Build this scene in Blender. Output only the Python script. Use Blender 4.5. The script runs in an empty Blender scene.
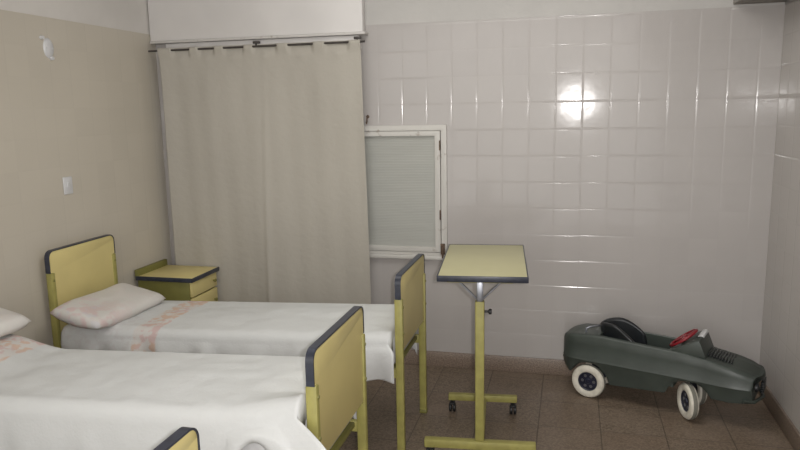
import bpy, bmesh, math, random
from mathutils import Vector, Matrix, noise
random.seed(4)
S = bpy.context.scene
C = S.collection
PI = math.pi

# ------------------------------------------------------------ materials
def new_mat(name):
    m = bpy.data.materials.new(name); m.use_nodes = True
    nt = m.node_tree; nt.nodes.clear()
    out = nt.nodes.new('ShaderNodeOutputMaterial')
    b = nt.nodes.new('ShaderNodeBsdfPrincipled')
    nt.links.new(b.outputs[0], out.inputs[0])
    return m, nt, b

class NB:
    """small node builder"""
    def __init__(s, nt): s.nt = nt
    def n(s, t, **k):
        nd = s.nt.nodes.new(t)
        for a, v in k.items(): setattr(nd, a, v)
        return nd
    def l(s, a, b): s.nt.links.new(a, b)
    def m(s, op, a, b=None, c=None):
        nd = s.n('ShaderNodeMath', operation=op)
        for i, v in enumerate((a, b, c)):
            if v is None: continue
            if isinstance(v, (int, float)): nd.inputs[i].default_value = v
            else: s.l(v, nd.inputs[i])
        return nd.outputs[0]
    def sm(s, v, a, b, lo=0., hi=1.):
        nd = s.n('ShaderNodeMapRange', interpolation_type='SMOOTHSTEP')
        s.l(v, nd.inputs[0])
        for i, x in enumerate((a, b, lo, hi)): nd.inputs[i+1].default_value = x
        return nd.outputs[0]
    def mix(s, f, a, b):
        nd = s.n('ShaderNodeMix', data_type='RGBA')
        for i, v in ((0, f), (6, a), (7, b)):
            if isinstance(v, (int, float)): nd.inputs[i].default_value = v
            elif isinstance(v, (tuple, list)): nd.inputs[i].default_value = (*v, 1)
            else: s.l(v, nd.inputs[i])
        return nd.outputs[2]
    def obj(s):
        return s.n('ShaderNodeTexCoord').outputs['Object']
    def noise(s, vec, scale, detail=3., rough=.55):
        nd = s.n('ShaderNodeTexNoise'); s.l(vec, nd.inputs['Vector'])
        nd.inputs['Scale'].default_value = scale; nd.inputs['Detail'].default_value = detail
        nd.inputs['Roughness'].default_value = rough*.85
        return nd.outputs[0]
    def bump(s, h, dist, strength, b):
        nd = s.n('ShaderNodeBump'); nd.inputs['Distance'].default_value = dist
        nd.inputs['Strength'].default_value = strength
        s.l(h, nd.inputs['Height']); s.l(nd.outputs[0], b.inputs['Normal'])

def plain(name, col, rough=.5, var=.06, scale=14., metal=0., bump=0., bscale=60., spec=.5):
    m, nt, b = new_mat(name); N = NB(nt)
    v = N.obj()
    f = N.sm(N.noise(v, scale), .3, .7)
    lo = tuple(c*(1-var) for c in col); hi = tuple(min(1, c*(1+var)) for c in col)
    N.l(N.mix(f, lo, hi), b.inputs['Base Color'])
    b.inputs['Roughness'].default_value = rough; b.inputs['Metallic'].default_value = metal
    b.inputs['Specular IOR Level'].default_value = spec
    if bump: N.bump(N.noise(v, bscale, 4), bump, 1, b)
    return m

def tile_mat(name, axis, oa, oz, tw, th, col, rough=.13):
    m, nt, b = new_mat(name); N = NB(nt)
    sp = N.n('ShaderNodeSeparateXYZ'); N.l(N.obj(), sp.inputs[0])
    a = N.m('DIVIDE', N.m('SUBTRACT', sp.outputs[axis], oa), tw)
    z = N.m('DIVIDE', N.m('SUBTRACT', sp.outputs[2], oz), th)
    fa, fz = N.m('FRACT', a), N.m('FRACT', z)
    ea = N.m('MULTIPLY', N.m('MINIMUM', fa, N.m('SUBTRACT', 1, fa)), tw)
    ez = N.m('MULTIPLY', N.m('MINIMUM', fz, N.m('SUBTRACT', 1, fz)), th)
    cmb = N.n('ShaderNodeCombineXYZ'); N.l(N.m('FLOOR', a), cmb.inputs[0]); N.l(N.m('FLOOR', z), cmb.inputs[1])
    wn = N.n('ShaderNodeTexWhiteNoise', noise_dimensions='3D'); N.l(cmb.outputs[0], wn.inputs[0])
    ws = N.n('ShaderNodeSeparateColor'); N.l(wn.outputs['Color'], ws.inputs[0])
    h = N.m('MULTIPLY', N.m('MINIMUM', N.sm(ea, 0, .0075), N.sm(ez, 0, .0075)), .00135)
    t1 = N.m('MULTIPLY', N.m('MULTIPLY', N.m('SUBTRACT', ws.outputs[0], .5), N.m('SUBTRACT', fa, .5)), .0011)
    t2 = N.m('MULTIPLY', N.m('MULTIPLY', N.m('SUBTRACT', ws.outputs[1], .5), N.m('SUBTRACT', fz, .5)), .0011)
    h = N.m('ADD', h, N.m('ADD', t1, t2))
    h = N.m('ADD', h, N.m('MULTIPLY', N.noise(N.obj(), 9, 2), .0006))
    bp = N.n('ShaderNodeBump'); bp.inputs['Distance'].default_value = 1; bp.inputs['Strength'].default_value = 1
    N.l(h, bp.inputs['Height']); N.l(bp.outputs[0], b.inputs['Coat Normal'])
    b.inputs['Coat Weight'].default_value = .6; b.inputs['Coat Roughness'].default_value = rough*.85
    e = N.m('MINIMUM', ea, ez)
    g = N.sm(e, .0008, .0022, 1, 0)
    dirt = N.sm(N.noise(N.obj(), 2.2, 4), .35, .75)
    tone = N.m('ADD', N.m('MULTIPLY', ws.outputs[2], .5), N.m('MULTIPLY', dirt, .5))
    c = N.mix(tone, tuple(k*.965 for k in col), tuple(min(1, k*1.03) for k in col))
    c = N.mix(N.m('MULTIPLY', g, .14), c, tuple(k*.88 for k in col))
    N.l(c, b.inputs['Base Color'])
    b.inputs['Roughness'].default_value = .45
    b.inputs['Specular IOR Level'].default_value = .15
    return m

def floor_mat():
    m, nt, b = new_mat('brown_terrazzo_tile'); N = NB(nt)
    sp = N.n('ShaderNodeSeparateXYZ'); v = N.obj(); N.l(v, sp.inputs[0])
    T = .315
    a = N.m('DIVIDE', N.m('ADD', sp.outputs[0], .139), T); c = N.m('DIVIDE', N.m('ADD', sp.outputs[1], .02), T)
    fa, fc = N.m('FRACT', a), N.m('FRACT', c)
    ea = N.m('MULTIPLY', N.m('MINIMUM', fa, N.m('SUBTRACT', 1, fa)), T)
    ec = N.m('MULTIPLY', N.m('MINIMUM', fc, N.m('SUBTRACT', 1, fc)), T)
    e = N.m('MINIMUM', ea, ec)
    cmb = N.n('ShaderNodeCombineXYZ'); N.l(N.m('FLOOR', a), cmb.inputs[0]); N.l(N.m('FLOOR', c), cmb.inputs[1])
    wn = N.n('ShaderNodeTexWhiteNoise', noise_dimensions='3D'); N.l(cmb.outputs[0], wn.inputs[0])
    vo = N.n('ShaderNodeTexVoronoi'); N.l(v, vo.inputs['Vector']); vo.inputs['Scale'].default_value = 130
    vs = N.n('ShaderNodeSeparateColor'); N.l(vo.outputs['Color'], vs.inputs[0])
    base = N.mix(vs.outputs[0], (.098, .074, .050), (.232, .18, .136))
    base = N.mix(N.m('MULTIPLY', wn.outputs['Value'], .35), base, (.17, .118, .082))
    base = N.mix(N.m('MULTIPLY', N.sm(N.noise(v, 3.2, 5), .4, .75), .4), base, (.26, .205, .16))
    g = N.sm(e, .001, .0035, 1, 0)
    base = N.mix(N.m('MULTIPLY', g, .75), base, (.05, .04, .032))
    N.l(base, b.inputs['Base Color'])
    b.inputs['Roughness'].default_value = .42
    N.bump(N.sm(e, 0, .004), .0008, 1, b)
    return m

def cover_mat(name, bx0, bx1):
    """white bedspread, woven; printed band of peach and pink flowers between local x bx0..bx1"""
    m, nt, b = new_mat(name); N = NB(nt)
    v = N.obj(); sp = N.n('ShaderNodeSeparateXYZ'); N.l(v, sp.inputs[0])
    x = N.m('ADD', sp.outputs[0], N.m('MULTIPLY', N.m('SUBTRACT', N.noise(v, 30, 2), .5), .03))
    inb = N.m('MULTIPLY', N.sm(x, bx0, bx0+.012), N.sm(x, bx1-.012, bx1, 1, 0))
    blot = N.sm(N.noise(v, 26, 2), .44, .56)
    hue = N.sm(N.noise(v, 9, 1), .42, .58)
    flower = N.mix(hue, (.60, .40, .29), (.58, .40, .39))
    head = N.m('MULTIPLY', N.sm(x, bx0-.012, bx0, 1, 0), N.sm(N.noise(v, 34, 2), .5, .62))
    c = N.mix(N.m('MULTIPLY', head, .3), (.595, .605, .60), (.53, .49, .49))
    c = N.mix(N.m('MULTIPLY', inb, .25), c, (.63, .51, .43))
    c = N.mix(N.m('MULTIPLY', N.m('MULTIPLY', inb, blot), .7), c, flower)
    N.l(c, b.inputs['Base Color']); b.inputs['Roughness'].default_value = .9
    b.inputs['Specular IOR Level'].default_value = .15
    h = N.m('ADD', N.noise(v, 8, 4), N.m('MULTIPLY', N.noise(v, 120, 2), .12))
    N.bump(h, .012, .6, b)
    return m

def pillow_mat():
    m, nt, b = new_mat('flowered_pillow_cotton'); N = NB(nt)
    v = N.obj(); sp = N.n('ShaderNodeSeparateXYZ'); N.l(v, sp.inputs[0])
    near = N.sm(sp.outputs[1], -.02, -.24)
    near = N.n('ShaderNodeMapRange', interpolation_type='SMOOTHSTEP'); N.l(sp.outputs[1], near.inputs[0])
    near.inputs[1].default_value = -.27; near.inputs[2].default_value = .05
    near.inputs[3].default_value = 1; near.inputs[4].default_value = .12
    f = N.m('MULTIPLY', N.sm(N.noise(v, 17, 2), .45, .6), near.outputs[0])
    c = N.mix(N.m('MULTIPLY', f, .5), (.62, .60, .57), (.60, .39, .39))
    g = N.sm(N.noise(v, 23, 1), .6, .68)
    c = N.mix(N.m('MULTIPLY', N.m('MULTIPLY', g, near.outputs[0]), .35), c, (.55, .55, .62))
    N.l(c, b.inputs['Base Color']); b.inputs['Roughness'].default_value = .9
    b.inputs['Specular IOR Level'].default_value = .15
    N.bump(N.noise(v, 10, 4), .01, .6, b)
    return m

def pane_mat():
    m, nt, b = new_mat('frosted_ribbed_glass'); N = NB(nt)
    v = N.obj(); sp = N.n('ShaderNodeSeparateXYZ'); N.l(v, sp.inputs[0])
    st = N.n('ShaderNodeCombineXYZ'); N.l(N.m('MULTIPLY', sp.outputs[0], 2.), st.inputs[0]); N.l(N.m('MULTIPLY', sp.outputs[2], 22.), st.inputs[2])
    n = N.noise(st.outputs[0], 1.4, 4)
    c = N.mix(n, (.315, .32, .295), (.375, .375, .345))
    N.l(c, b.inputs['Base Color']); b.inputs['Roughness'].default_value = .38
    rib = N.m('SINE', N.m('MULTIPLY', sp.outputs[2], 620))
    N.bump(rib, .0006, .5, b)
    return m

def paint_mat(name, col, stain):
    """old gloss paint with brown rust and grime patches"""
    m, nt, b = new_mat(name); N = NB(nt); v = N.obj()
    f = N.sm(N.noise(v, 22, 5, .7), .58, .74)
    c = N.mix(N.m('MULTIPLY', f, .6), col, stain)
    N.l(c, b.inputs['Base Color']); b.inputs['Roughness'].default_value = .5
    N.bump(N.noise(v, 40, 3), .002, .6, b)
    return m

def curtain_mat():
    m, nt, b = new_mat('cream_curtain_cloth'); N = NB(nt); v = N.obj()
    sp = N.n('ShaderNodeSeparateXYZ'); N.l(v, sp.inputs[0])
    f = N.noise(v, 2.2, 4)
    c = N.mix(f, (.39, .366, .322), (.435, .41, .362))
    w = N.m('MULTIPLY', N.m('SINE', N.m('MULTIPLY', sp.outputs[0], 2600)), N.m('SINE', N.m('MULTIPLY', sp.outputs[2], 2600)))
    N.l(c, b.inputs['Base Color']); b.inputs['Roughness'].default_value = .95
    b.inputs['Specular IOR Level'].default_value = .1
    N.bump(N.noise(v, 26, 4), .006, .5, b)
    return m

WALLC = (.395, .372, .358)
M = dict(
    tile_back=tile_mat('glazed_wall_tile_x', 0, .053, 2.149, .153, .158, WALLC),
    tile_left_lit=tile_mat('glazed_wall_tile_left_lit', 1, .04, 2.159, .15, .158, (.53, .488, .415), .2),  # left tiles coloured lighter in place of the stronger light on that wall
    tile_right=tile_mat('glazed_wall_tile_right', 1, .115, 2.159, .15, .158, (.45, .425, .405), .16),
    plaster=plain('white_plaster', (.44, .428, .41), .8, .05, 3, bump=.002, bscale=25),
    plaster_left_lit=plain('white_plaster_left_lit', (.63, .605, .575), .8, .05, 3, bump=.002, bscale=25),  # same plaster paint, made whiter to carry the light grazing the left wall
    ceil=plain('ceiling_plaster', (.6, .58, .56), .9, .04, 3),
    grey_box=plain('grey_plaster', (.33, .31, .29), .8, .06, 4, bump=.002),
    floor=floor_mat(),
    base=plain('brown_granite_skirting', (.195, .148, .115), .35, .3, 130),
    boxpaint=plain('white_gloss_box_paint', (.62, .60, .585), .45, .04, 3),
    lip=paint_mat('worn_white_lip_paint', (.52, .50, .48), (.20, .15, .11)),
    frame=paint_mat('worn_white_frame_paint', (.50, .485, .455), (.16, .10, .06)),
    rust=plain('rusty_iron', (.10, .062, .04), .7, .4, 60),
    pane=pane_mat(),
    curtain=curtain_mat(),
    rod=plain('dark_iron_rod', (.045, .038, .034), .45, .2, 30),
    panel=plain('mustard_laminate', (.63, .535, .235), .42, .04, 5),
    tabletop=plain('pale_yellow_laminate', (.42, .395, .23), .4, .03, 5),
    olive=plain('olive_yellow_enamel', (.31, .283, .085), .5, .10, 20),
    olive_dark=plain('olive_green_laminate', (.18, .17, .045), .5, .08, 10),
    band=plain('dark_vinyl_edging', (.030, .034, .050), .35, .2, 40),
    chrome=plain('dull_chrome', (.28, .29, .32), .38, .1, 30, metal=1.),
    black=plain('black_rubber', (.012, .012, .013), .5, .2, 40),
    mattress=plain('grey_ticking', (.50, .50, .50), .9, .06, 18, bump=.003),
    pillow=pillow_mat(),
    car=plain('dark_grey_green_car_paint', (.042, .052, .045), .42, .12, 9, bump=.0006, bscale=40),
    car_in=plain('black_seat_plastic', (.010, .012, .014), .35, .2, 20),
    tyre=plain('cream_white_tyre', (.60, .57, .49), .6, .1, 30),
    tread=plain('grey_worn_tread', (.16, .155, .13), .8, .1, 40),
    hub=plain('blue_black_hub', (.012, .014, .03), .4, .2, 30),
    red=plain('red_plastic', (.22, .010, .018), .4, .1, 20),
    plastic=plain('white_plastic', (.60, .60, .61), .4, .03, 20),
)

# ------------------------------------------------------------ mesh helpers
def BM(): return bmesh.new()

def box(bm, lo, hi, bev=0., seg=2, mi=0, mat=None):
    c = [(a+b)/2 for a, b in zip(lo, hi)]; s = [abs(b-a) for a, b in zip(lo, hi)]
    r = bmesh.ops.create_cube(bm, size=1, matrix=Matrix.Translation(c) @ Matrix.Diagonal((*s, 1)))
    vs = r['verts']
    fs = list({f for v in vs for f in v.link_faces})
    for f in fs: f.material_index = mi
    if bev:
        es = list({e for v in vs for e in v.link_edges})
        rr = bmesh.ops.bevel(bm, geom=es, offset=bev, segments=seg, affect='EDGES', profile=.5)
        vs = list({v for f in rr['faces'] for v in f.verts} | {v for v in vs if v.is_valid})
        for f in {f for v in vs for f in v.link_faces}: f.material_index = mi
    if mat is not None: bmesh.ops.transform(bm, matrix=mat, verts=vs)
    return vs

def tube(bm, pts, r, n=12, cap=True, mi=0):
    pts = [Vector(p) for p in pts]; rings = []
    for i, p in enumerate(pts):
        t = (pts[min(i+1, len(pts)-1)] - pts[max(i-1, 0)]).normalized()
        a = t.orthogonal().normalized() if i == 0 else (pa - t*pa.dot(t)).normalized()
        pa = a; b = t.cross(a)
        rr = r[i] if isinstance(r, (list, tuple)) else r
        rings.append([bm.verts.new(p + (a*math.cos(2*PI*k/n) + b*math.sin(2*PI*k/n))*rr) for k in range(n)])
    for i in range(len(rings)-1):
        for k in range(n):
            f = bm.faces.new((rings[i][k], rings[i][(k+1) % n], rings[i+1][(k+1) % n], rings[i+1][k])); f.material_index = mi
    if cap:
        bm.faces.new(list(reversed(rings[0]))).material_index = mi; bm.faces.new(rings[-1]).material_index = mi

def prism(bm, poly, fmap, a, b, bev=0., seg=2):
    """poly of (u,v); fmap(u,v,w) -> point; extruded from w=a to w=b"""
    A = [bm.verts.new(fmap(u, v, a)) for u, v in poly]; B = [bm.verts.new(fmap(u, v, b)) for u, v in poly]
    n = len(poly); fs = [bm.faces.new(A), bm.faces.new(list(reversed(B)))]
    for i in range(n): fs.append(bm.faces.new((A[i], B[i], B[(i+1) % n], A[(i+1) % n])))
    if bev:
        es = [e for f in fs[:2] for e in f.edges]
        bmesh.ops.bevel(bm, geom=es, offset=bev, segments=seg, affect='EDGES', profile=.5)

def lathe(bm, prof, mat, n=28, mi=0):
    """profile (r, h) about local z, then transformed by mat"""
    rings = []
    for r, h in prof:
        if r < 1e-6: rings.append([bm.verts.new(mat @ Vector((0, 0, h)))])
        else: rings.append([bm.verts.new(mat @ Vector((r*math.cos(2*PI*k/n), r*math.sin(2*PI*k/n), h))) for k in range(n)])
    for i in range(len(rings)-1):
        A, B = rings[i], rings[i+1]
        for k in range(n):
            q = [A[k % len(A)], A[(k+1) % n % len(A)], B[(k+1) % n % len(B)], B[k % len(B)]]
            q2 = []
            for v in q:
                if v not in q2: q2.append(v)
            if len(q2) > 2: bm.faces.new(q2).material_index = mi

def grid(bm, f, nu, nv, mi=0, flip=False):
    vs = [[bm.verts.new(f(i/nu, j/nv)) for j in range(nv+1)] for i in range(nu+1)]
    for i in range(nu):
        for j in range(nv):
            q = [vs[i][j], vs[i+1][j], vs[i+1][j+1], vs[i][j+1]]
            bm.faces.new(q if not flip else q[::-1]).material_index = mi
    return vs

def ring_frame(bm, x0, x1, z0, z1, y0, y1, wl, wr, wb, wt, bev=.003):
    """mitred rectangular frame lying in a wall along x"""
    O = [(x0, z0), (x1, z0), (x1, z1), (x0, z1)]; I = [(x0+wl, z0+wb), (x1-wr, z0+wb), (x1-wr, z1-wt), (x0+wl, z1-wt)]
    V = {(k, y): [bm.verts.new((x, y, z)) for x, z in P] for k, P in (('o', O), ('i', I)) for y in (y0, y1)}
    for k in range(4):
        m = (k+1) % 4
        bm.faces.new((V['o', y0][k], V['o', y0][m], V['i', y0][m], V['i', y0][k]))
        bm.faces.new((V['o', y1][k], V['i', y1][k], V['i', y1][m], V['o', y1][m]))
        bm.faces.new((V['o', y0][k], V['o', y1][k], V['o', y1][m], V['o', y0][m]))
        bm.faces.new((V['i', y0][k], V['i', y0][m], V['i', y1][m], V['i', y1][k]))
    es = [e for y in (y0,) for k in ('o', 'i') for v in V[k, y] for e in v.link_edges if e.other_vert(v) in V[k, y]]
    bmesh.ops.bevel(bm, geom=list(set(es)), offset=bev, segments=2, affect='EDGES', profile=.5)

def make(name, bm, mats, parent=None, loc=(0, 0, 0), smooth=True, ang=35, recalc=True):
    if recalc: bmesh.ops.recalc_face_normals(bm, faces=bm.faces)
    me = bpy.data.meshes.new(name); bm.to_mesh(me); bm.free()
    for m in (mats if isinstance(mats, (list, tuple)) else [mats]): me.materials.append(m)
    if smooth:
        for p in me.polygons: p.use_smooth = True
        me.set_sharp_from_angle(angle=math.radians(ang))
    o = bpy.data.objects.new(name, me); C.objects.link(o); o.location = loc
    if parent: o.parent = parent
    return o

def tag(o, label, cat, group=None):
    o['label'] = label; o['category'] = cat
    if group: o['group'] = group
    return o

def thing(name, label, cat, loc=(0, 0, 0), rz=0, group=None):
    o = bpy.data.objects.new(name, None); C.objects.link(o); o.empty_display_size = .1
    o.location = loc; o.rotation_euler = (0, 0, rz)
    return tag(o, label, cat, group)

def struct(name, bm, mats, **k):
    o = make(name, bm, mats, **k); o['kind'] = 'structure'; return o

def dup(root, loc, label, rz=None):
    def cp(o, par):
        c = o.copy(); C.objects.link(c); c.parent = par
        for ch in [x for x in o.children]: cp(ch, c)
        return c
    r = cp(root, None); r.location = loc; r['label'] = label
    if rz is not None: r.rotation_euler = (0, 0, rz)
    return r

# ------------------------------------------------------------ the room
XL, XR, D, ZT, ZC = -2.703, 1.081, 4.175, 2.159, 2.85
YF = -1.6                                                     # the room runs on behind the camera
WX0, WX1, WZ0, WZ1 = -1.42, -.748, .735, 1.545                # small window opening
bm = BM(); box(bm, (XL-.15, YF, -.12), (XR+.15, D+.15, 0)); struct('floor', bm, M['floor'], smooth=False)
bm = BM(); box(bm, (XL-.15, YF, ZC), (XR+.15, D+.15, ZC+.12)); struct('ceiling', bm, M['ceil'], smooth=False)
bm = BM()
t0, t1 = D, D+.14
for lo, hi in (((XL, t0, 0), (WX0, t1, ZT)), ((WX1, t0, 0), (XR, t1, ZT)), ((WX0, t0, 0), (WX1, t1, WZ0)), ((WX0, t0, WZ1), (WX1, t1, ZT))):
    box(bm, lo, hi)
box(bm, (XL, t0+.006, ZT), (XR, t1, ZC), mi=1)
box(bm, (WX0-.05, t1, WZ0-.05), (WX1+.05, t1+.03, WZ1+.05), mi=1)  # unseen backing added behind the window to stop light leaking through
struct('wall_back', bm, [M['tile_back'], M['plaster']], smooth=False)
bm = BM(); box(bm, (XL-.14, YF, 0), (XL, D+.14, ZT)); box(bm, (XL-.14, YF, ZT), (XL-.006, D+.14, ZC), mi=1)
struct('wall_left', bm, [M['tile_left_lit'], M['plaster_left_lit']], smooth=False)
bm = BM(); box(bm, (XR, YF, 0), (XR+.14, D+.14, ZT)); box(bm, (XR+.006, YF, ZT), (XR+.14, D+.14, ZC), mi=1)
struct('wall_right', bm, [M['tile_right'], M['plaster']], smooth=False)
for nm, lo, hi in (('baseboard_back', (XL, D-.014, 0), (XR, D, .10)), ('baseboard_left', (XL, YF, 0), (XL+.014, D-.014, .10)),
                   ('baseboard_right', (XR-.014, YF, 0), (XR, D-.014, .10))):
    bm = BM(); box(bm, lo, hi, .004); struct(nm, bm, M['base'])
# boxed roller-shutter pelmet over the curtain, with its lip
bm = BM(); box(bm, (XL+.004, D-.062, 2.115), (-1.245, D+.004, ZC-.002), .004)
tr = struct('trim_1', bm, M['boxpaint'])
bm = BM(); box(bm, (XL+.004, D-.074, 2.098), (-1.228, D-.001, 2.115), .004)
make('lip_board', bm, M['lip'], tr)
bm = BM(); box(bm, (-2.60, D-.044, 2.02), (-1.275, D-.001, 2.097), .003); make('track_board', bm, M['boxpaint'], tr)
# grey box along the right wall, standing for a dark patch above the tiles
bm = BM(); box(bm, (.825, YF, ZT+.012), (XR+.004, D+.004, ZC-.002), .006); struct('trim_2', bm, M['grey_box'])

# small frosted window: frame, sash, pane, hinge, sill
bm = BM()
fy0, fy1 = D-.016, D+.05
ring_frame(bm, WX0-.004, WX1+.004, WZ0, WZ1+.004, fy0, fy1, .034, .036, .02, .034)
win = struct('window_1', bm, M['frame'])
bm = BM()
sx0, sx1, sz0, sz1 = WX0+.032, WX1-.036, WZ0+.022, WZ1-.032
sy0, sy1 = D-.022, D+.02
ring_frame(bm, sx0, sx1, sz0, sz1, sy0, sy1, .034, .034, .032, .03)
make('sash', bm, M['frame'], win)
bm = BM(); box(bm, (sx0+.02, D-.004, sz0+.02), (sx1-.02, D+.004, sz1-.02)); make('pane', bm, M['pane'], win)
bm = BM()
for k in range(2):
    z = (WZ0+.26, WZ1-.12)[k]
    tube(bm, [(WX1-.037, D-.024, z-.03), (WX1-.037, D-.024, z+.03)], .0045, 10)
make('hinge', bm, M['rust'], win)
bm = BM()
box(bm, (WX1-.036, D-.030, WZ0+.01), (WX1-.008, D-.0215, WZ0+.08), .003)
tube(bm, [(WX1-.022, D-.025, WZ0+.065), (WX1-.020, D-.05, WZ0+.06), (WX1-.016, D-.052, WZ0+.03), (WX1-.020, D-.05, WZ0-.008)], [.006, .006, .007, .005], 10)
make('latch', bm, M['rust'], win)
bm = BM(); box(bm, (WX0-.01, D-.03, WZ0-.026), (WX1+.012, D+.03, WZ0), .005); make('sill', bm, M['frame'], win)

# ------------------------------------------------------------ curtain and rod
RZ, RY = 2.050, D-.088
rod = thing('curtain_rod', 'dark thin iron curtain rod under the white shutter box', 'curtain rod', (-1.94, RY, RZ))
bm = BM(); tube(bm, [(XL+1.94+.004, 0, 0), (.715, 0, .004)], .0065, 12); make('rod', bm, M['rod'], rod)
for bx in (.0, .665):
    bm = BM()
    tube(bm, [(bx, .004, 0), (bx, .012, .026)], .006, 8)
    box(bm, (bx-.022, .004, .020), (bx+.022, .026, .0352), .003)
    make('bracket', bm, M['rod'], rod)
segs = [(-2.53, -2.405), (-2.337, -2.23), (-2.16, -2.025), (-1.957, -1.80), (-1.72, -1.56), (-1.48, -1.33)]
CX0, CX1, CZ0 = -2.628, -1.252, .06
def rodside(x):
    v = -1.
    for a, b in segs:
        c, h = (a+b)/2, (b-a)/2
        v = max(v, 1-2*max(0, min(1, (abs(x-c)-h+.012)/.024)))
    return v
def curt(u, v):
    z = RZ+.015 + (CZ0-RZ-.015)*(v**1.15)
    x = CX0 + (CX1-CX0)*u
    down = RZ - z
    x +=   .004*(1-u)*min(1, max(0, down)/1.2) + .022*u*min(1, max(0, down)/1.3)
    y = .0125*rodside(x)*math.exp(-(down/.035)**2)
    fade = min(1, max(0, down)/.25)
    y += fade*(.005*math.sin(u*21+.9*math.sin(z*2)) + .0018*math.sin(u*57+1.3+z) + .007*math.sin(u*9+z*.8))
    y += .018*math.exp(-((x+1.93-.02*z)/.02)**2)*min(1, max(0, down)/.9)*-.5
    y += .012*noise.noise(Vector((x*3, z*1.4, 2)))*fade
    if down > -.02 and abs(down) > .04:                         # small sags below the slots
        for a, b in segs: y -= .008*math.exp(-((x-(a+b)/2)/.03)**2-((down-.06)/.02)**2)
    return (x+1.94, y, z-.06)
bm = BM(); grid(bm, curt, 240, 90)
cu = make('curtain', bm, M['curtain'], loc=(-1.94, RY, .06), recalc=False)
sol = cu.modifiers.new('cloth', 'SOLIDIFY'); sol.thickness = .002; sol.offset = 0
tag(cu, 'long cream curtain hanging from rod beside the frosted window', 'curtain')

# ------------------------------------------------------------ wall fittings
wp = thing('cable_cover', 'white oval cable cover plate high on left wall', 'wall plate', (XL, 3.185, 2.0))
bm = BM()
lathe(bm, [(0, .010), (.030, .009), (.037, .004), (.039, 0)], Matrix.Rotation(PI/2, 4, 'Y') @ Matrix.Diagonal((1.35, .95, 1, 1)))
make('plate', bm, M['plastic'], wp)
for dy, dz in ((-.045, .05), (.012, -.052)):
    bm = BM(); tube(bm, [(0, dy, dz), (.016, dy, dz)], [.011, .009], 12); make('clip', bm, M['plastic'], wp)
sw = thing('wall_switch', 'white rectangular switch on left wall above the headboard', 'switch', (XL, 3.225, 1.265))
bm = BM(); box(bm, (0, -.034, -.048), (.009, .034, .048), .004); make('plate', bm, M['plastic'], sw)
bm = BM(); box(bm, (.009, -.011, -.02), (.014, .011, .02), .002); make('rocker', bm, M['plastic'], sw)

bm = BM(); tube(bm, [(0, 0, .02), (0, -.018, .02), (0, -.022, -.012), (0, -.03, -.022), (0, -.036, -.012)], .004, 10)
lathe(bm, [(0, .003), (.010, .002), (.011, 0)], Matrix.Translation((0, -.0, .02)) @ Matrix.Rotation(PI/2, 4, 'X'), 14)
tag(make('wall_hook', bm, M['rust'], loc=(-1.245, D, 1.585)), 'small rusty hook on the tiles just above the frosted window', 'hook')

# ------------------------------------------------------------ beds
BW = .265                                                       # half width of the end boards
def outline(z0, ztop, zpost, hw, pw, r):
    pts = [(-(hw-pw), z0), (hw-pw, z0), (hw-pw, zpost), (hw, zpost)]
    for k in range(9):
        a = k/8*PI/2; pts.append((hw-r+r*math.cos(a), ztop-r+r*math.sin(a)))
    for k in range(9):
        a = PI/2+k/8*PI/2; pts.append((-hw+r+r*math.cos(a), ztop-r+r*math.sin(a)))
    pts += [(-hw, zpost), (-(hw-pw), zpost)]
    return pts
def band_path(ztop, zpost, hw, r):
    pts = [(hw, zpost)]
    for k in range(9):
        a = k/8*PI/2; pts.append((hw-r+r*math.cos(a), ztop-r+r*math.sin(a)))
    for k in range(9):
        a = PI/2+k/8*PI/2; pts.append((-hw+r+r*math.cos(a), ztop-r+r*math.sin(a)))
    return pts + [(-hw, zpost)]
def end_board(root, name, x, z0, ztop, zpost):
    th = .011
    bm = BM(); prism(bm, outline(z0, ztop, zpost, BW, .026, .036), lambda u, v, w: (x+w, u, v), -th, th, .002)
    p = make(name, bm, M['panel'], root)
    bm = BM(); path = band_path(ztop, zpost, BW, .036); bt = .004
    A = []
    for i, (u, v) in enumerate(path):
        q0, q1 = path[max(i-1, 0)], path[min(i+1, len(path)-1)]
        t = Vector((q1[0]-q0[0], q1[1]-q0[1])).normalized(); nn = Vector((t.y, -t.x))
        nu, nv = u+nn.x*bt, v+nn.y*bt
        A.append([bm.verts.new((x+s*(th+.0025), *uv)) for s, uv in ((-1, (u-nn.x*.002, v-nn.y*.002)), (-1, (nu, nv)), (1, (nu, nv)), (1, (u-nn.x*.002, v-nn.y*.002)))])
    for i in range(len(A)-1):
        for k in range(4): bm.faces.new((A[i][k], A[i][(k+1) % 4], A[i+1][(k+1) % 4], A[i+1][k]))
    bm.faces.new(A[0]); bm.faces.new(A[-1][::-1])
    b = make('edge_band', bm, M['band'], p); b['label'] = 'dark vinyl edging'
    return p
def leg(root, x, y, zt, o):
    bm = BM(); box(bm, (x-.019, y-.013, .018), (x+.019, y+.013, zt), .005)
    l = make('leg', bm, M['olive'], root)
    bm = BM(); box(bm, (x-.021, y-.015, 0), (x+.021, y+.015, .022), .004); f = make('foot_cap', bm, M['olive_dark'], l)
    for z in (zt-.04, .62):
        bm = BM(); lathe(bm, [(0, .005), (.006, .0035), (.0075, 0)], Matrix.Translation((x+o*.019, y, z)) @ Matrix.Rotation(o*PI/2, 4, 'Y'), 12)
        make('bolt', bm, M['olive_dark'], l)
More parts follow.
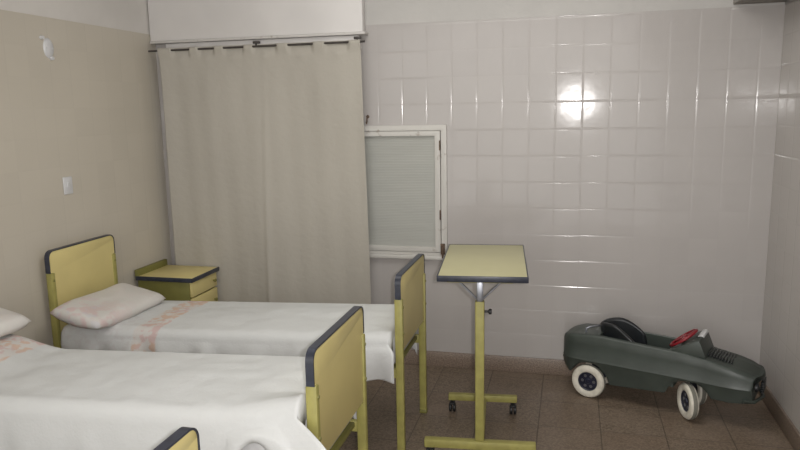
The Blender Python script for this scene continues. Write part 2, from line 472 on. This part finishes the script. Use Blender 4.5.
def make_bed(label, loc, ft=.912, fp=.80):
    root = thing('hospital_bed', label, 'bed', loc, 0, 'yellow hospital beds')
    end_board(root, 'headboard', -.945, .50, .945, .83); end_board(root, 'footboard', .945, .53, ft, fp)
    for x, zt, o in ((-.945, .83, 1), (.945, fp, 1)):
        for s in (-1, 1): leg(root, x, s*(BW-.013), zt, o)
    for s in (-1, 1):
        bm = BM(); box(bm, (-.927, s*(BW-.013)-.011, .40), (.927, s*(BW-.013)+.011, .445), .004); make('side_rail', bm, M['olive'], root)
    for x in (-.945,):
        bm = BM(); box(bm, (x-.014, -BW+.026, .37), (x+.014, BW-.026, .41), .004); make('end_rail', bm, M['olive'], root)
    bm = BM(); box(bm, (-.92, -BW+.03, .425), (.92, BW-.03, .445), .003); make('bed_deck', bm, M['olive_dark'], root)
    return root
FAR, NEAR, THIRD = (-1.705, 3.225, 0), (-1.72, 2.165, 0), (-1.815, 1.115, 0)
make_bed('yellow hospital bed beside the nightstand, farthest of the three', FAR, .893, .785)
nb = make_bed('yellow hospital bed in the middle, its footboard near its white bedspread corner', NEAR)
dup(nb, THIRD, 'nearest yellow bed, only its footboard corner showing at the bottom edge')

def mattress(loc, z0, z1, label, w=.25, rise=0):
    """foam mattress on the deck; z0 top at the head, z1 top at the foot"""
    def top(x):
        k = max(0, min(1, (-.38-x)/.34)); return z0 + (z1-z0)*(x+.92)/1.84 + rise*k*k*(3-2*k)
    bm = BM(); vs = box(bm, (-.92, -w, .447), (.92, w, .6), .03, 3)
    for xc in (-.38, -.46, -.55, -.64, -.72): bmesh.ops.bisect_plane(bm, geom=bm.verts[:]+bm.edges[:]+bm.faces[:], plane_co=(xc, 0, 0), plane_no=(1, 0, 0))
    for v in bm.verts:
        k = (v.co.z-.447)/(.6-.447); v.co.z = .447 + k*(top(v.co.x)-.447) if k > 0 else .447
    o = make('mattress', bm, M['mattress'], loc=loc)
    return tag(o, label, 'mattress', 'bed mattresses'), top
MF = mattress(FAR, .535, .60, 'grey mattress under the far white bedspread')
MN = mattress(NEAR, .615, .69, 'grey mattress showing under lifted hem of the near white bedspread', rise=.065)

def bedspread(name, loc, top, x0, x1, yn, yf, hem, seed, mat, arch=None, flare=0., label='', R=.05):
    """draped cloth: near hem, up the near side, over the top, down the far side; foot end rounded down"""
    L = []                                                       # profile param -> (y, dz from top) sampled
    for k in range(22): L.append(('n', k/21))
    for k in range(1, 7): L.append(('rn', k/7))
    for k in range(41): L.append(('t', k/40))
    for k in range(1, 7): L.append(('rf', k/7))
    for k in range(12): L.append(('f', k/11))
    nx = 130
    def pt(i, prof):
        u = i/nx; x = x0+(x1-x0)*u
        zt = top(x)+.012
        kind, t = prof
        nz = noise.noise(Vector((x*2.2, seed, 0)))
        end = max(0, (x-(x1-.05))/.05)
        drop = .05*(1-math.sqrt(max(0, 1-min(1, end)**2)))
        g = max(0, (x-(x1-.3))/.3)**1.7 if flare else 0
        if flare: drop *= min(1, t*3) if kind == 't' else (0 if kind in ('n', 'rn') else 1)
        zt += flare*.36*g*((max(0, 1-t*4)) if kind == 't' else (1 if kind in ('n', 'rn') else 0)) - drop
        if kind == 't':
            y = yn+R+(yf-yn-2*R)*t
            z = zt + .007*noise.noise(Vector((x*4, y*5, seed))) + .010*math.sin(PI*t) + .004*noise.noise(Vector((x*13, y*13, seed+4)))
            return x, y, z
        if kind in ('rn', 'rf'):
            a = t*PI/2
            if kind == 'rn': return x, yn+R-R*math.cos(a), zt-R+R*math.sin(a)
            return x, yf-R+R*math.sin(a), zt-R+R*math.cos(a)
        if kind == 'f':
            d = t*.20
            return x, yf+.01*t*(1+math.sin(x*19+seed)), zt-R-d
        h = hem + .012*noise.noise(Vector((x*6, seed, 3)))
        if arch:
            h += arch[2]*max(0, 1-((x-arch[0])/arch[1])**2)**.5 if abs(x-arch[0]) < arch[1] else 0
        zz = (zt-R)+(h-(zt-R))*(1-t)
        w = (1-t)                                               # 1 at the hem
        fold = math.sin(x*26+seed+1.5*nz)+.6*math.sin(x*47+2*seed)+.8*noise.noise(Vector((x*9, zz*2, seed)))
        y = yn-.008*w-.014*w*fold-.018*math.sin(PI*min(1, w))*.6
        if flare:
            y -= flare*g*math.sin(PI/2*min(1, w*4.5))*.6
            x += flare*g*math.sin(PI/2*min(1, w*4.5))
        return x, y, zz
    bm = BM()
    V = [[bm.verts.new(pt(i, p)) for p in L] for i in range(nx+1)]
    # foot end flap tucked down inside the footboard
    for i in range(nx):
        for j in range(len(L)-1): bm.faces.new((V[i][j], V[i+1][j], V[i+1][j+1], V[i][j+1]))
    j0, j1 = 22, len(L)-12
    prev = V[nx][j0:j1]
    for d in (.05, .10):
        row = [bm.verts.new((v.co.x+.004, v.co.y, v.co.z-d)) for v in V[nx][j0:j1]]
        for k in range(len(row)-1): bm.faces.new((prev[k], row[k], row[k+1], prev[k+1]))
        prev = row
    o = make(name, bm, mat, loc=loc, ang=180)
    so = o.modifiers.new('cloth', 'SOLIDIFY'); so.thickness = .004; so.offset = 0
    return tag(o, label, 'bedspread', 'white bedspreads')
bedspread('bedspread', FAR, MF[1], -.88, .905, -.295, .285, .40, 1.7, cover_mat('white_bedspread_far', -.455, -.305), None, .03,
          'white bedspread with flowered band on the far bed beside the nightstand')
bedspread('bedspread', NEAR, MN[1], -.88, .905, -.285, .29, .30, 4.2, cover_mat('white_bedspread_near', -.66, -.49), (.73, .085, .315), .16,
          'white bedspread on the middle bed, its hem hanging past the footboard', .06)

def pillow(loc, rot, label, L=.56, W=.30, T=.085):
    bm = BM()
    def f(u, v, s):
        a, b = u*2-1, v*2-1
        e = (1-abs(a)**7)*(1-abs(b)**5)
        k = max(0, e)**.4
        pin = 1-.06*(1-abs(a))*abs(b) - .05*abs(a)*(1-abs(b))
        x = W/2*b*(1+.05*(1-a*a)); y = L/2*a*(1+.03*(1-b*b))
        z = s*T/2*k*(1+.12*math.sin(a*5+b*3)) + .006*noise.noise(Vector((x*12, y*9, s)))*k
        return x, y, z
    g1 = grid(bm, lambda u, v: f(u, v, 1), 30, 22); g2 = grid(bm, lambda u, v: f(u, v, -1), 30, 22, flip=True)
    bmesh.ops.remove_doubles(bm, verts=bm.verts, dist=1e-5)
    o = make('pillow', bm, M['pillow'], loc=loc, ang=180); o.rotation_euler = rot
    return tag(o, label, 'pillow', 'flowered pillows')
pillow((-2.42, 3.13, .622), (0, math.radians(11), math.radians(-3)), 'long pale pillow leaning by the headboard beside the nightstand')
pillow((-2.490, 2.20, .768), (0, math.radians(10), math.radians(-3)), 'pale pillow on the middle bed, cut by the left edge')

# ------------------------------------------------------------ nightstand
ns = thing('nightstand', 'olive and yellow nightstand in the corner by the curtain', 'nightstand', (-2.49, 3.90, 0))
nx0, nx1, ny0, ny1 = -.19, .175, -.155, .165
bm = BM(); box(bm, (nx0, ny0, .06), (nx1, ny1, .60), .003)
make('body', bm, M['olive_dark'], ns)
bm = BM(); box(bm, (nx0-.005, ny0-.012, .604), (nx1+.03, ny1+.006, .626), .003); tp = make('top', bm, M['panel'], ns)
bm = BM()
box(bm, (nx0-.006, ny0-.016, .600), (nx1+.034, ny0-.010, .628), .002); box(bm, (nx1+.028, ny0-.016, .600), (nx1+.034, ny1+.008, .628), .002)
make('edge_band', bm, M['band'], tp)
bm = BM(); box(bm, (nx0-.010, ny0-.014, .60), (nx0+.012, ny1+.006, .668), .004); make('back_lip', bm, M['olive_dark'], ns)
for z0, z1 in ((.50, .595), (.345, .49), (.08, .335)):
    bm = BM(); box(bm, (nx1, ny0+.004, z0), (nx1+.018, ny1-.004, z1), .004)
    d = make('drawer' if z0 > .3 else 'door', bm, M['panel'], ns)
    bm = BM(); lathe(bm, [(0, .022), (.009, .020), (.011, .012), (.006, .006), (.006, 0)], Matrix.Translation((nx1+.018, ny1-.05, (z0+z1)/2)) @ Matrix.Rotation(PI/2, 4, 'Y'), 14)
    make('knob', bm, M['olive_dark'], d)
for sx in (nx0+.02, nx1-.02):
    for sy in (ny0+.02, ny1-.02):
        bm = BM(); tube(bm, [(sx, sy, 0), (sx, sy, .062)], [.012, .016], 12); make('leg', bm, M['olive'], ns)

# ------------------------------------------------------------ overbed table
TR = math.radians(5.6)
ot = thing('overbed_table', 'yellow overbed table on a single post with castors', 'table', (-.392, 3.02, 0), TR)
bm = BM(); box(bm, (-.188, -.03, .878), (.212, .70, .902), .003); tt = make('tabletop', bm, M['tabletop'], ot)
bm = BM()
box(bm, (-.193, -.036, .876), (.217, -.029, .9045), .003)
box(bm, (-.193, -.034, .876), (-.187, .705, .9035), .002); box(bm, (.211, -.034, .876), (.217, .705, .9035), .002); box(bm, (-.193, .699, .876), (.217, .705, .9035), .002)
e = make('edge_band', bm, M['band'], tt); e['label'] = 'dark vinyl edging'
bm = BM(); box(bm, (-.15, .01, .862), (.15, .05, .878), .003); box(bm, (-.15, .05, .866), (-.12, .60, .878), .002); box(bm, (.12, .05, .866), (.15, .60, .878), .002)
make('top_frame', bm, M['olive'], ot)
bm = BM(); box(bm, (-.021, -.012+.015, .095), (.021, .030+.015, .775), .005); post = make('post', bm, M['olive'], ot)
bm = BM(); box(bm, (-.015, .009, .75), (.015, .039, .865), .003); make('inner_tube', bm, M['chrome'], ot)
bm = BM(); lathe(bm, [(0, .034), (.012, .033), (.014, .026), (.012, .02), (.005, .017), (.005, 0)], Matrix.Translation((.021, .024, .725)) @ Matrix.Rotation(PI/2, 4, 'Y'), 16)
make('knob', bm, M['black'], post)
for s in (-1, 1):
    bm = BM(); tube(bm, [(s*.014, .024, .785), (s*.085, .024, .855), (s*.10, .024, .866)], .0055, 10); make('brace', bm, M['chrome'], ot)
bm = BM(); box(bm, (-.262, -.008, .055), (.262, .034, .095), .005); box(bm, (-.021, .034, .058), (.021, .50, .093), .004)
box(bm, (-.185, .50, .072), (.185, .536, .108), .005)
make('base_frame', bm, M['olive'], ot)
def caster(x, y, z):
    bm = BM(); tube(bm, [(x, y, z), (x, y, .052)], .006, 8)
    box(bm, (x-.014, y-.012, .046), (x+.014, y+.03, .058), .003)
    c = make('caster', bm, M['black'], ot)
    for s in (-1, 1):
        bm = BM(); lathe(bm, [(0, -.008), (.020, -.008), (.0255, -.004), (.0255, .004), (.020, .008), (0, .008)], Matrix.Translation((x+s*.0105, y+.012, .0258)) @ Matrix.Rotation(PI/2, 4, 'Y'), 20)
        make('wheel', bm, M['black'], c)
for x in (-.165, .165): caster(x, .512, .075)
for x in (-.235, .235): caster(x, .008, .058)

# ------------------------------------------------------------ pedal car
CA = math.radians(-20.3)
W = .265                                                        # body width
car = thing('pedal_car', 'dark grey-green pedal car with cream tyres in the corner', 'toy car', (.12, 3.87, 0), CA)
def lerp(tab, s):
    if s <= tab[0][0]: return tab[0][1]
    for (a, va), (b, vb) in zip(tab, tab[1:]):
        if s <= b: return va+(vb-va)*(s-a)/(b-a)
    return tab[-1][1]
TOP = [(-.15, .346), (-.10, .360), (0, .370), (.07, .374), (.2, .369), (.334, .364), (.48, .360), (.62, .343), (.74, .320), (.79, .306), (.815, .292)]
def bottom(s):
    z = lerp([(-.15, .165), (-.11, .13), (.11, .098), (.46, .122), (.62, .14), (.74, .140), (.815, .150)], s)
    for c, r in ((0, .114), (.535, .118)):
        if abs(s-c) < r: z = max(z, .098+math.sqrt(r*r-(s-c)**2)*.95)
    return z
def plan(s):                                                    # side inset in plan: rounded tail and nose
    i = 0
    if s < -.06: i = .030*((-.06-s)/.09)**3
    if s > .60: i = .016*((s-.60)/.215)**4 - .010*min(1, (s-.60)/.15)
    return i
ss = sorted(set([-.15, -.146, -.138, -.128] + [round(-.12+.012*k, 4) for k in range(78)] + [.806, .812, .815, .055, .0551, .455, .4551]))
ss = [s for s in ss if s <= .815]
CK0, CK1 = .0551, .455                                          # cockpit opening
def section(s):
    t, b, i = lerp(TOP, s), bottom(s), plan(s)
    nose = max(0, (s-.60)/.2)
    cl = min(max(.222, b+.010), t-.04)                          # character line
    tr = .018
    yn, yf = -.012+i, -.012+W-i
    half = [(yn+.012, b), (yn+.005, b+(cl-b)*.35), (yn+.001, cl-.012), (yn-.004, cl), (yn+.003, cl+.012),
            (yn+.004, cl+(t-cl)*.6), (yn+.008, t-.014), (yn+.016, t-.003), (yn+.028, t)]
    mid = (yn+yf)/2
    inside = CK0 <= s <= CK1
    if inside: inner = [(yn+.034, t-.006), (yn+.036, .15), (mid, .145)]
    else:
        rise = .010 if s > CK1 else .004
        inner = [(yn+.045, t+.001), (yn+.08, t-.004 if s > CK1 else t+.002), (mid, t+rise)]
    left = half+inner
    right = [(yn+yf-y, z) for y, z in reversed(left[:-1])]
    return left+right
bm = BM(); rings = []
for s in ss: rings.append([bm.verts.new((s+(.045*max(0, (s-.62)/.195)*(1-((y-W/2+.012)/(W/2))**2) if s > .62 else 0), y, z)) for y, z in section(s)])
n = len(rings[0])
for i in range(len(rings)-1):
    for k in range(n): bm.faces.new((rings[i][k], rings[i][(k+1) % n], rings[i+1][(k+1) % n], rings[i+1][k]))
def cap(ring, sgn):
    prev = ring; cy = sum(v.co.y for v in ring)/n; cz = sum(v.co.z for v in ring)/n
    for q, dx in (((.985, .010), (.95, .016), (.5, .020)) if sgn > 0 else ((.9, .010), (.6, .016))):
        row = [bm.verts.new((ring[k].co.x+sgn*dx, cy+(ring[k].co.y-cy)*q, cz+(ring[k].co.z-cz)*q)) for k in range(n)]
        for k in range(n): bm.faces.new((prev[k], prev[(k+1) % n], row[(k+1) % n], row[k]))
        prev = row
    bm.faces.new(prev)
cap(rings[0], -1); cap(rings[-1], 1)
make('body', bm, M['car'], car, ang=40)
MID = -.012+W/2
# bonnet: raised louvred panel
bm = BM()
def hoodz(s): return lerp(TOP, s)
for k in range(9):
    s = .612+k*.014
    box(bm, (s, MID-.07, hoodz(s)+.002), (s+.006, MID+.07, hoodz(s)+.013), .002)
make('bonnet_louvre', bm, M['car_in'], car)
# cowl / windscreen wedge
bm = BM()
prism(bm, [(.425, .355), (.560, .432), (.575, .433), (.612, .345)], lambda u, v, w: (u, w, v), .008, W-.032, .004)
cowl = make('cowl', bm, M['car'], car)
bm = BM(); prism(bm, [(.550, .4285), (.561, .4345), (.577, .4355), (.581, .425)], lambda u, v, w: (u, w, v), .10, W-.030, .002)
make('windscreen_rim', bm, M['plastic'], cowl)
# grille, headlamps, bumper at the nose
bm = BM()
for k in range(5): box(bm, (.864, MID-.055, .195+k*.012), (.880, MID+.055, .200+k*.012), .002)
make('grille', bm, M['car_in'], car)
for s_ in (-1, 1):
    bm = BM(); lathe(bm, [(0, .012), (.014, .010), (.021, .004), (.023, -.006)], Matrix.Translation((.853, MID+s_*.092, .235)) @ Matrix.Rotation(PI/2, 4, 'Y'), 20)
    make('headlamp', bm, M['car_in'], car)
bm = BM(); tube(bm, [(.80, -.012, .165), (.846, .015, .160), (.876, MID, .160), (.846, W-.04, .160), (.80, W-.012, .165)], .009, 10); make('bumper', bm, M['car'], car)
bm = BM(); tube(bm, [(-.13, .03, .20), (-.165, .06, .20), (-.17, MID, .20), (-.165, W-.085, .20), (-.13, W-.055, .20)], .010, 10); make('bumper', bm, M['car'], car)
# seat shell: bottom and tall curved back
bm = BM()
def seatback(u, v):
    t = u*2-1
    a = t*1.5
    y = MID+.088*max(-1, min(1, math.sin(a)*1.03)); x = .075 + .23*(1-math.cos(a)) - .035*v
    hz = .412+.026*math.sin(min(1, abs(t)/.55)*PI/2)-.085*max(0, (abs(t)-.55)/.45)**1.8
    return (x, y, .17+(hz-.17)*v)
grid(bm, seatback, 26, 14)
seat = make('seat_back', bm, M['car_in'], car, recalc=False, ang=60)
so = seat.modifiers.new('shell', 'SOLIDIFY'); so.thickness = .018
bm = BM(); box(bm, (.09, MID-.080, .152), (.30, MID+.080, .195), .012, 3); make('seat', bm, M['car_in'], car)
bm = BM(); tube(bm, [(-.035, MID-.075, .365), (-.035, MID-.075, .392), (-.02, MID-.07, .40), (.03, MID-.02, .405), (.055, MID+.01, .40)], .006, 10)
make('seat_stay', bm, M['chrome'], car)
# steering wheel on its column
st = math.radians(38)
mt = Matrix.Translation((.478, MID-.005, .405)) @ Matrix.Rotation(-st, 4, 'Y')
bm = BM()
pts = [mt @ Vector((.078*math.cos(2*PI*k/28), .078*math.sin(2*PI*k/28), 0)) for k in range(29)]
tube(bm, pts, .0075, 10, cap=False)
lathe(bm, [(0, .010), (.022, .008), (.026, 0), (.022, -.008), (0, -.010)], mt, 18)
for k in range(3):
    a = k*2*PI/3+.5
    box(bm, (0, -.010, -.004), (.075, .010, .004), .002, mat=mt @ Matrix.Rotation(a, 4, 'Z'))
swl = make('steering_wheel', bm, M['red'], car)
bm = BM(); tube(bm, [mt @ Vector((0, 0, -.006)), mt @ Vector((0, 0, -.16))], .007, 10); make('steering_column', bm, M['car_in'], car)
# wheels and axles
def wheel(s, y, steer, side):
    mt = Matrix.Translation((s, y, .096)) @ Matrix.Rotation(steer, 4, 'Z') @ Matrix.Rotation(PI/2*(1 if side < 0 else -1), 4, 'X')
    bm = BM()
    lathe(bm, [(.056, .017), (.062, .022), (.078, .0235), (.088, .0205), (.0945, .012), (.0955, .006), (.0955, -.006), (.0945, -.012), (.088, -.0205), (.078, -.0235), (.062, -.022), (.056, -.017), (.056, .017)], mt, 40)
    w = make('wheel', bm, M['tyre'], car); w['label'] = 'cream tyre with blue-black hub'
    bm = BM()
    lathe(bm, [(0, .014), (.012, .014), (.016, .008), (.050, .006), (.0565, .013), (.0575, .013), (.0575, -.013), (.0565, -.013), (.050, -.006), (0, -.006)], mt, 40)
    make('hub', bm, M['hub'], w)
    bm = BM(); lathe(bm, [(.0935, .0125), (.0965, .008), (.0967, -.008), (.0935, -.0125)], mt, 40)
    make('tread', bm, M['tread'], w)
    for k in range(6):
        a = k*PI/3; bm = BM()
        lathe(bm, [(0, .0082), (.0085, .0080), (.0095, .006)], mt @ Matrix.Translation((.033*math.cos(a), .033*math.sin(a), 0)), 12)
        make('hub_bolt', bm, M['chrome'], w)
wheel(0, .004, 0, -1); wheel(0, W-.030, 0, 1)
STEER = math.radians(-54)
wheel(.535, .012, STEER, -1); wheel(.535, W-.04, STEER, 1)
for s in (0, .535):
    bm = BM(); tube(bm, [(s, .02, .096), (s, W-.045, .096)], .006, 10); make('axle', bm, M['rod'], car)

# ------------------------------------------------------------ camera (solved from the tile grid and verticals)
f, yaw, pitch, roll, h = 687.09, .24633, .16717, -.01819, 1.6485
fw = Vector((-math.sin(yaw)*math.cos(pitch), math.cos(yaw)*math.cos(pitch), -math.sin(pitch)))
rt = Vector((math.cos(yaw), math.sin(yaw), 0)); up = rt.cross(fw)
r2 = math.cos(roll)*rt+math.sin(roll)*up; u2 = -math.sin(roll)*rt+math.cos(roll)*up
cd = bpy.data.cameras.new('camera'); cam = bpy.data.objects.new('camera', cd); C.objects.link(cam)
cd.sensor_width = 36; cd.lens = f/800*36; cd.clip_start = .05
cam.matrix_world = Matrix(((r2.x, u2.x, -fw.x, 0), (r2.y, u2.y, -fw.y, 0), (r2.z, u2.z, -fw.z, h), (0, 0, 0, 1)))
S.camera = cam

# ------------------------------------------------------------ light: the camera's flash, an added overhead fill, ambient world fill
def light(name, kind, energy, loc, col, **k):
    d = bpy.data.lights.new(name, kind); d.energy = energy; d.color = col
    for a, v in k.items(): setattr(d, a, v)
    o = bpy.data.objects.new(name, d); C.objects.link(o); o.location = loc
    return o
fl = light('camera_flash', 'SPOT', 150, (.065, 0, h+.03), (1, .97, .95), spot_size=math.radians(110), spot_blend=.9, shadow_soft_size=.018)
fl.rotation_euler = cam.matrix_world.to_euler()
cl = light('ceiling_fill', 'AREA', 27, (-.45, 2.75, ZC-.02), (1, .985, .94), shape='RECTANGLE', size=1.5, size_y=1.2)  # unseen area light added overhead to lift the ambient level
w = bpy.data.worlds.new('World'); S.world = w; w.use_nodes = True
w.node_tree.nodes['Background'].inputs[0].default_value = (1, .98, .95, 1)
w.node_tree.nodes['Background'].inputs[1].default_value = 2.3  # ambient fill entering through the rear of the room, left open for it
S.view_settings.view_transform = 'Standard'; S.view_settings.look = 'None'
S.view_settings.exposure = 0; S.view_settings.gamma = 1; S.view_settings.use_curve_mapping = False
S.cycles.sample_clamp_indirect = 6
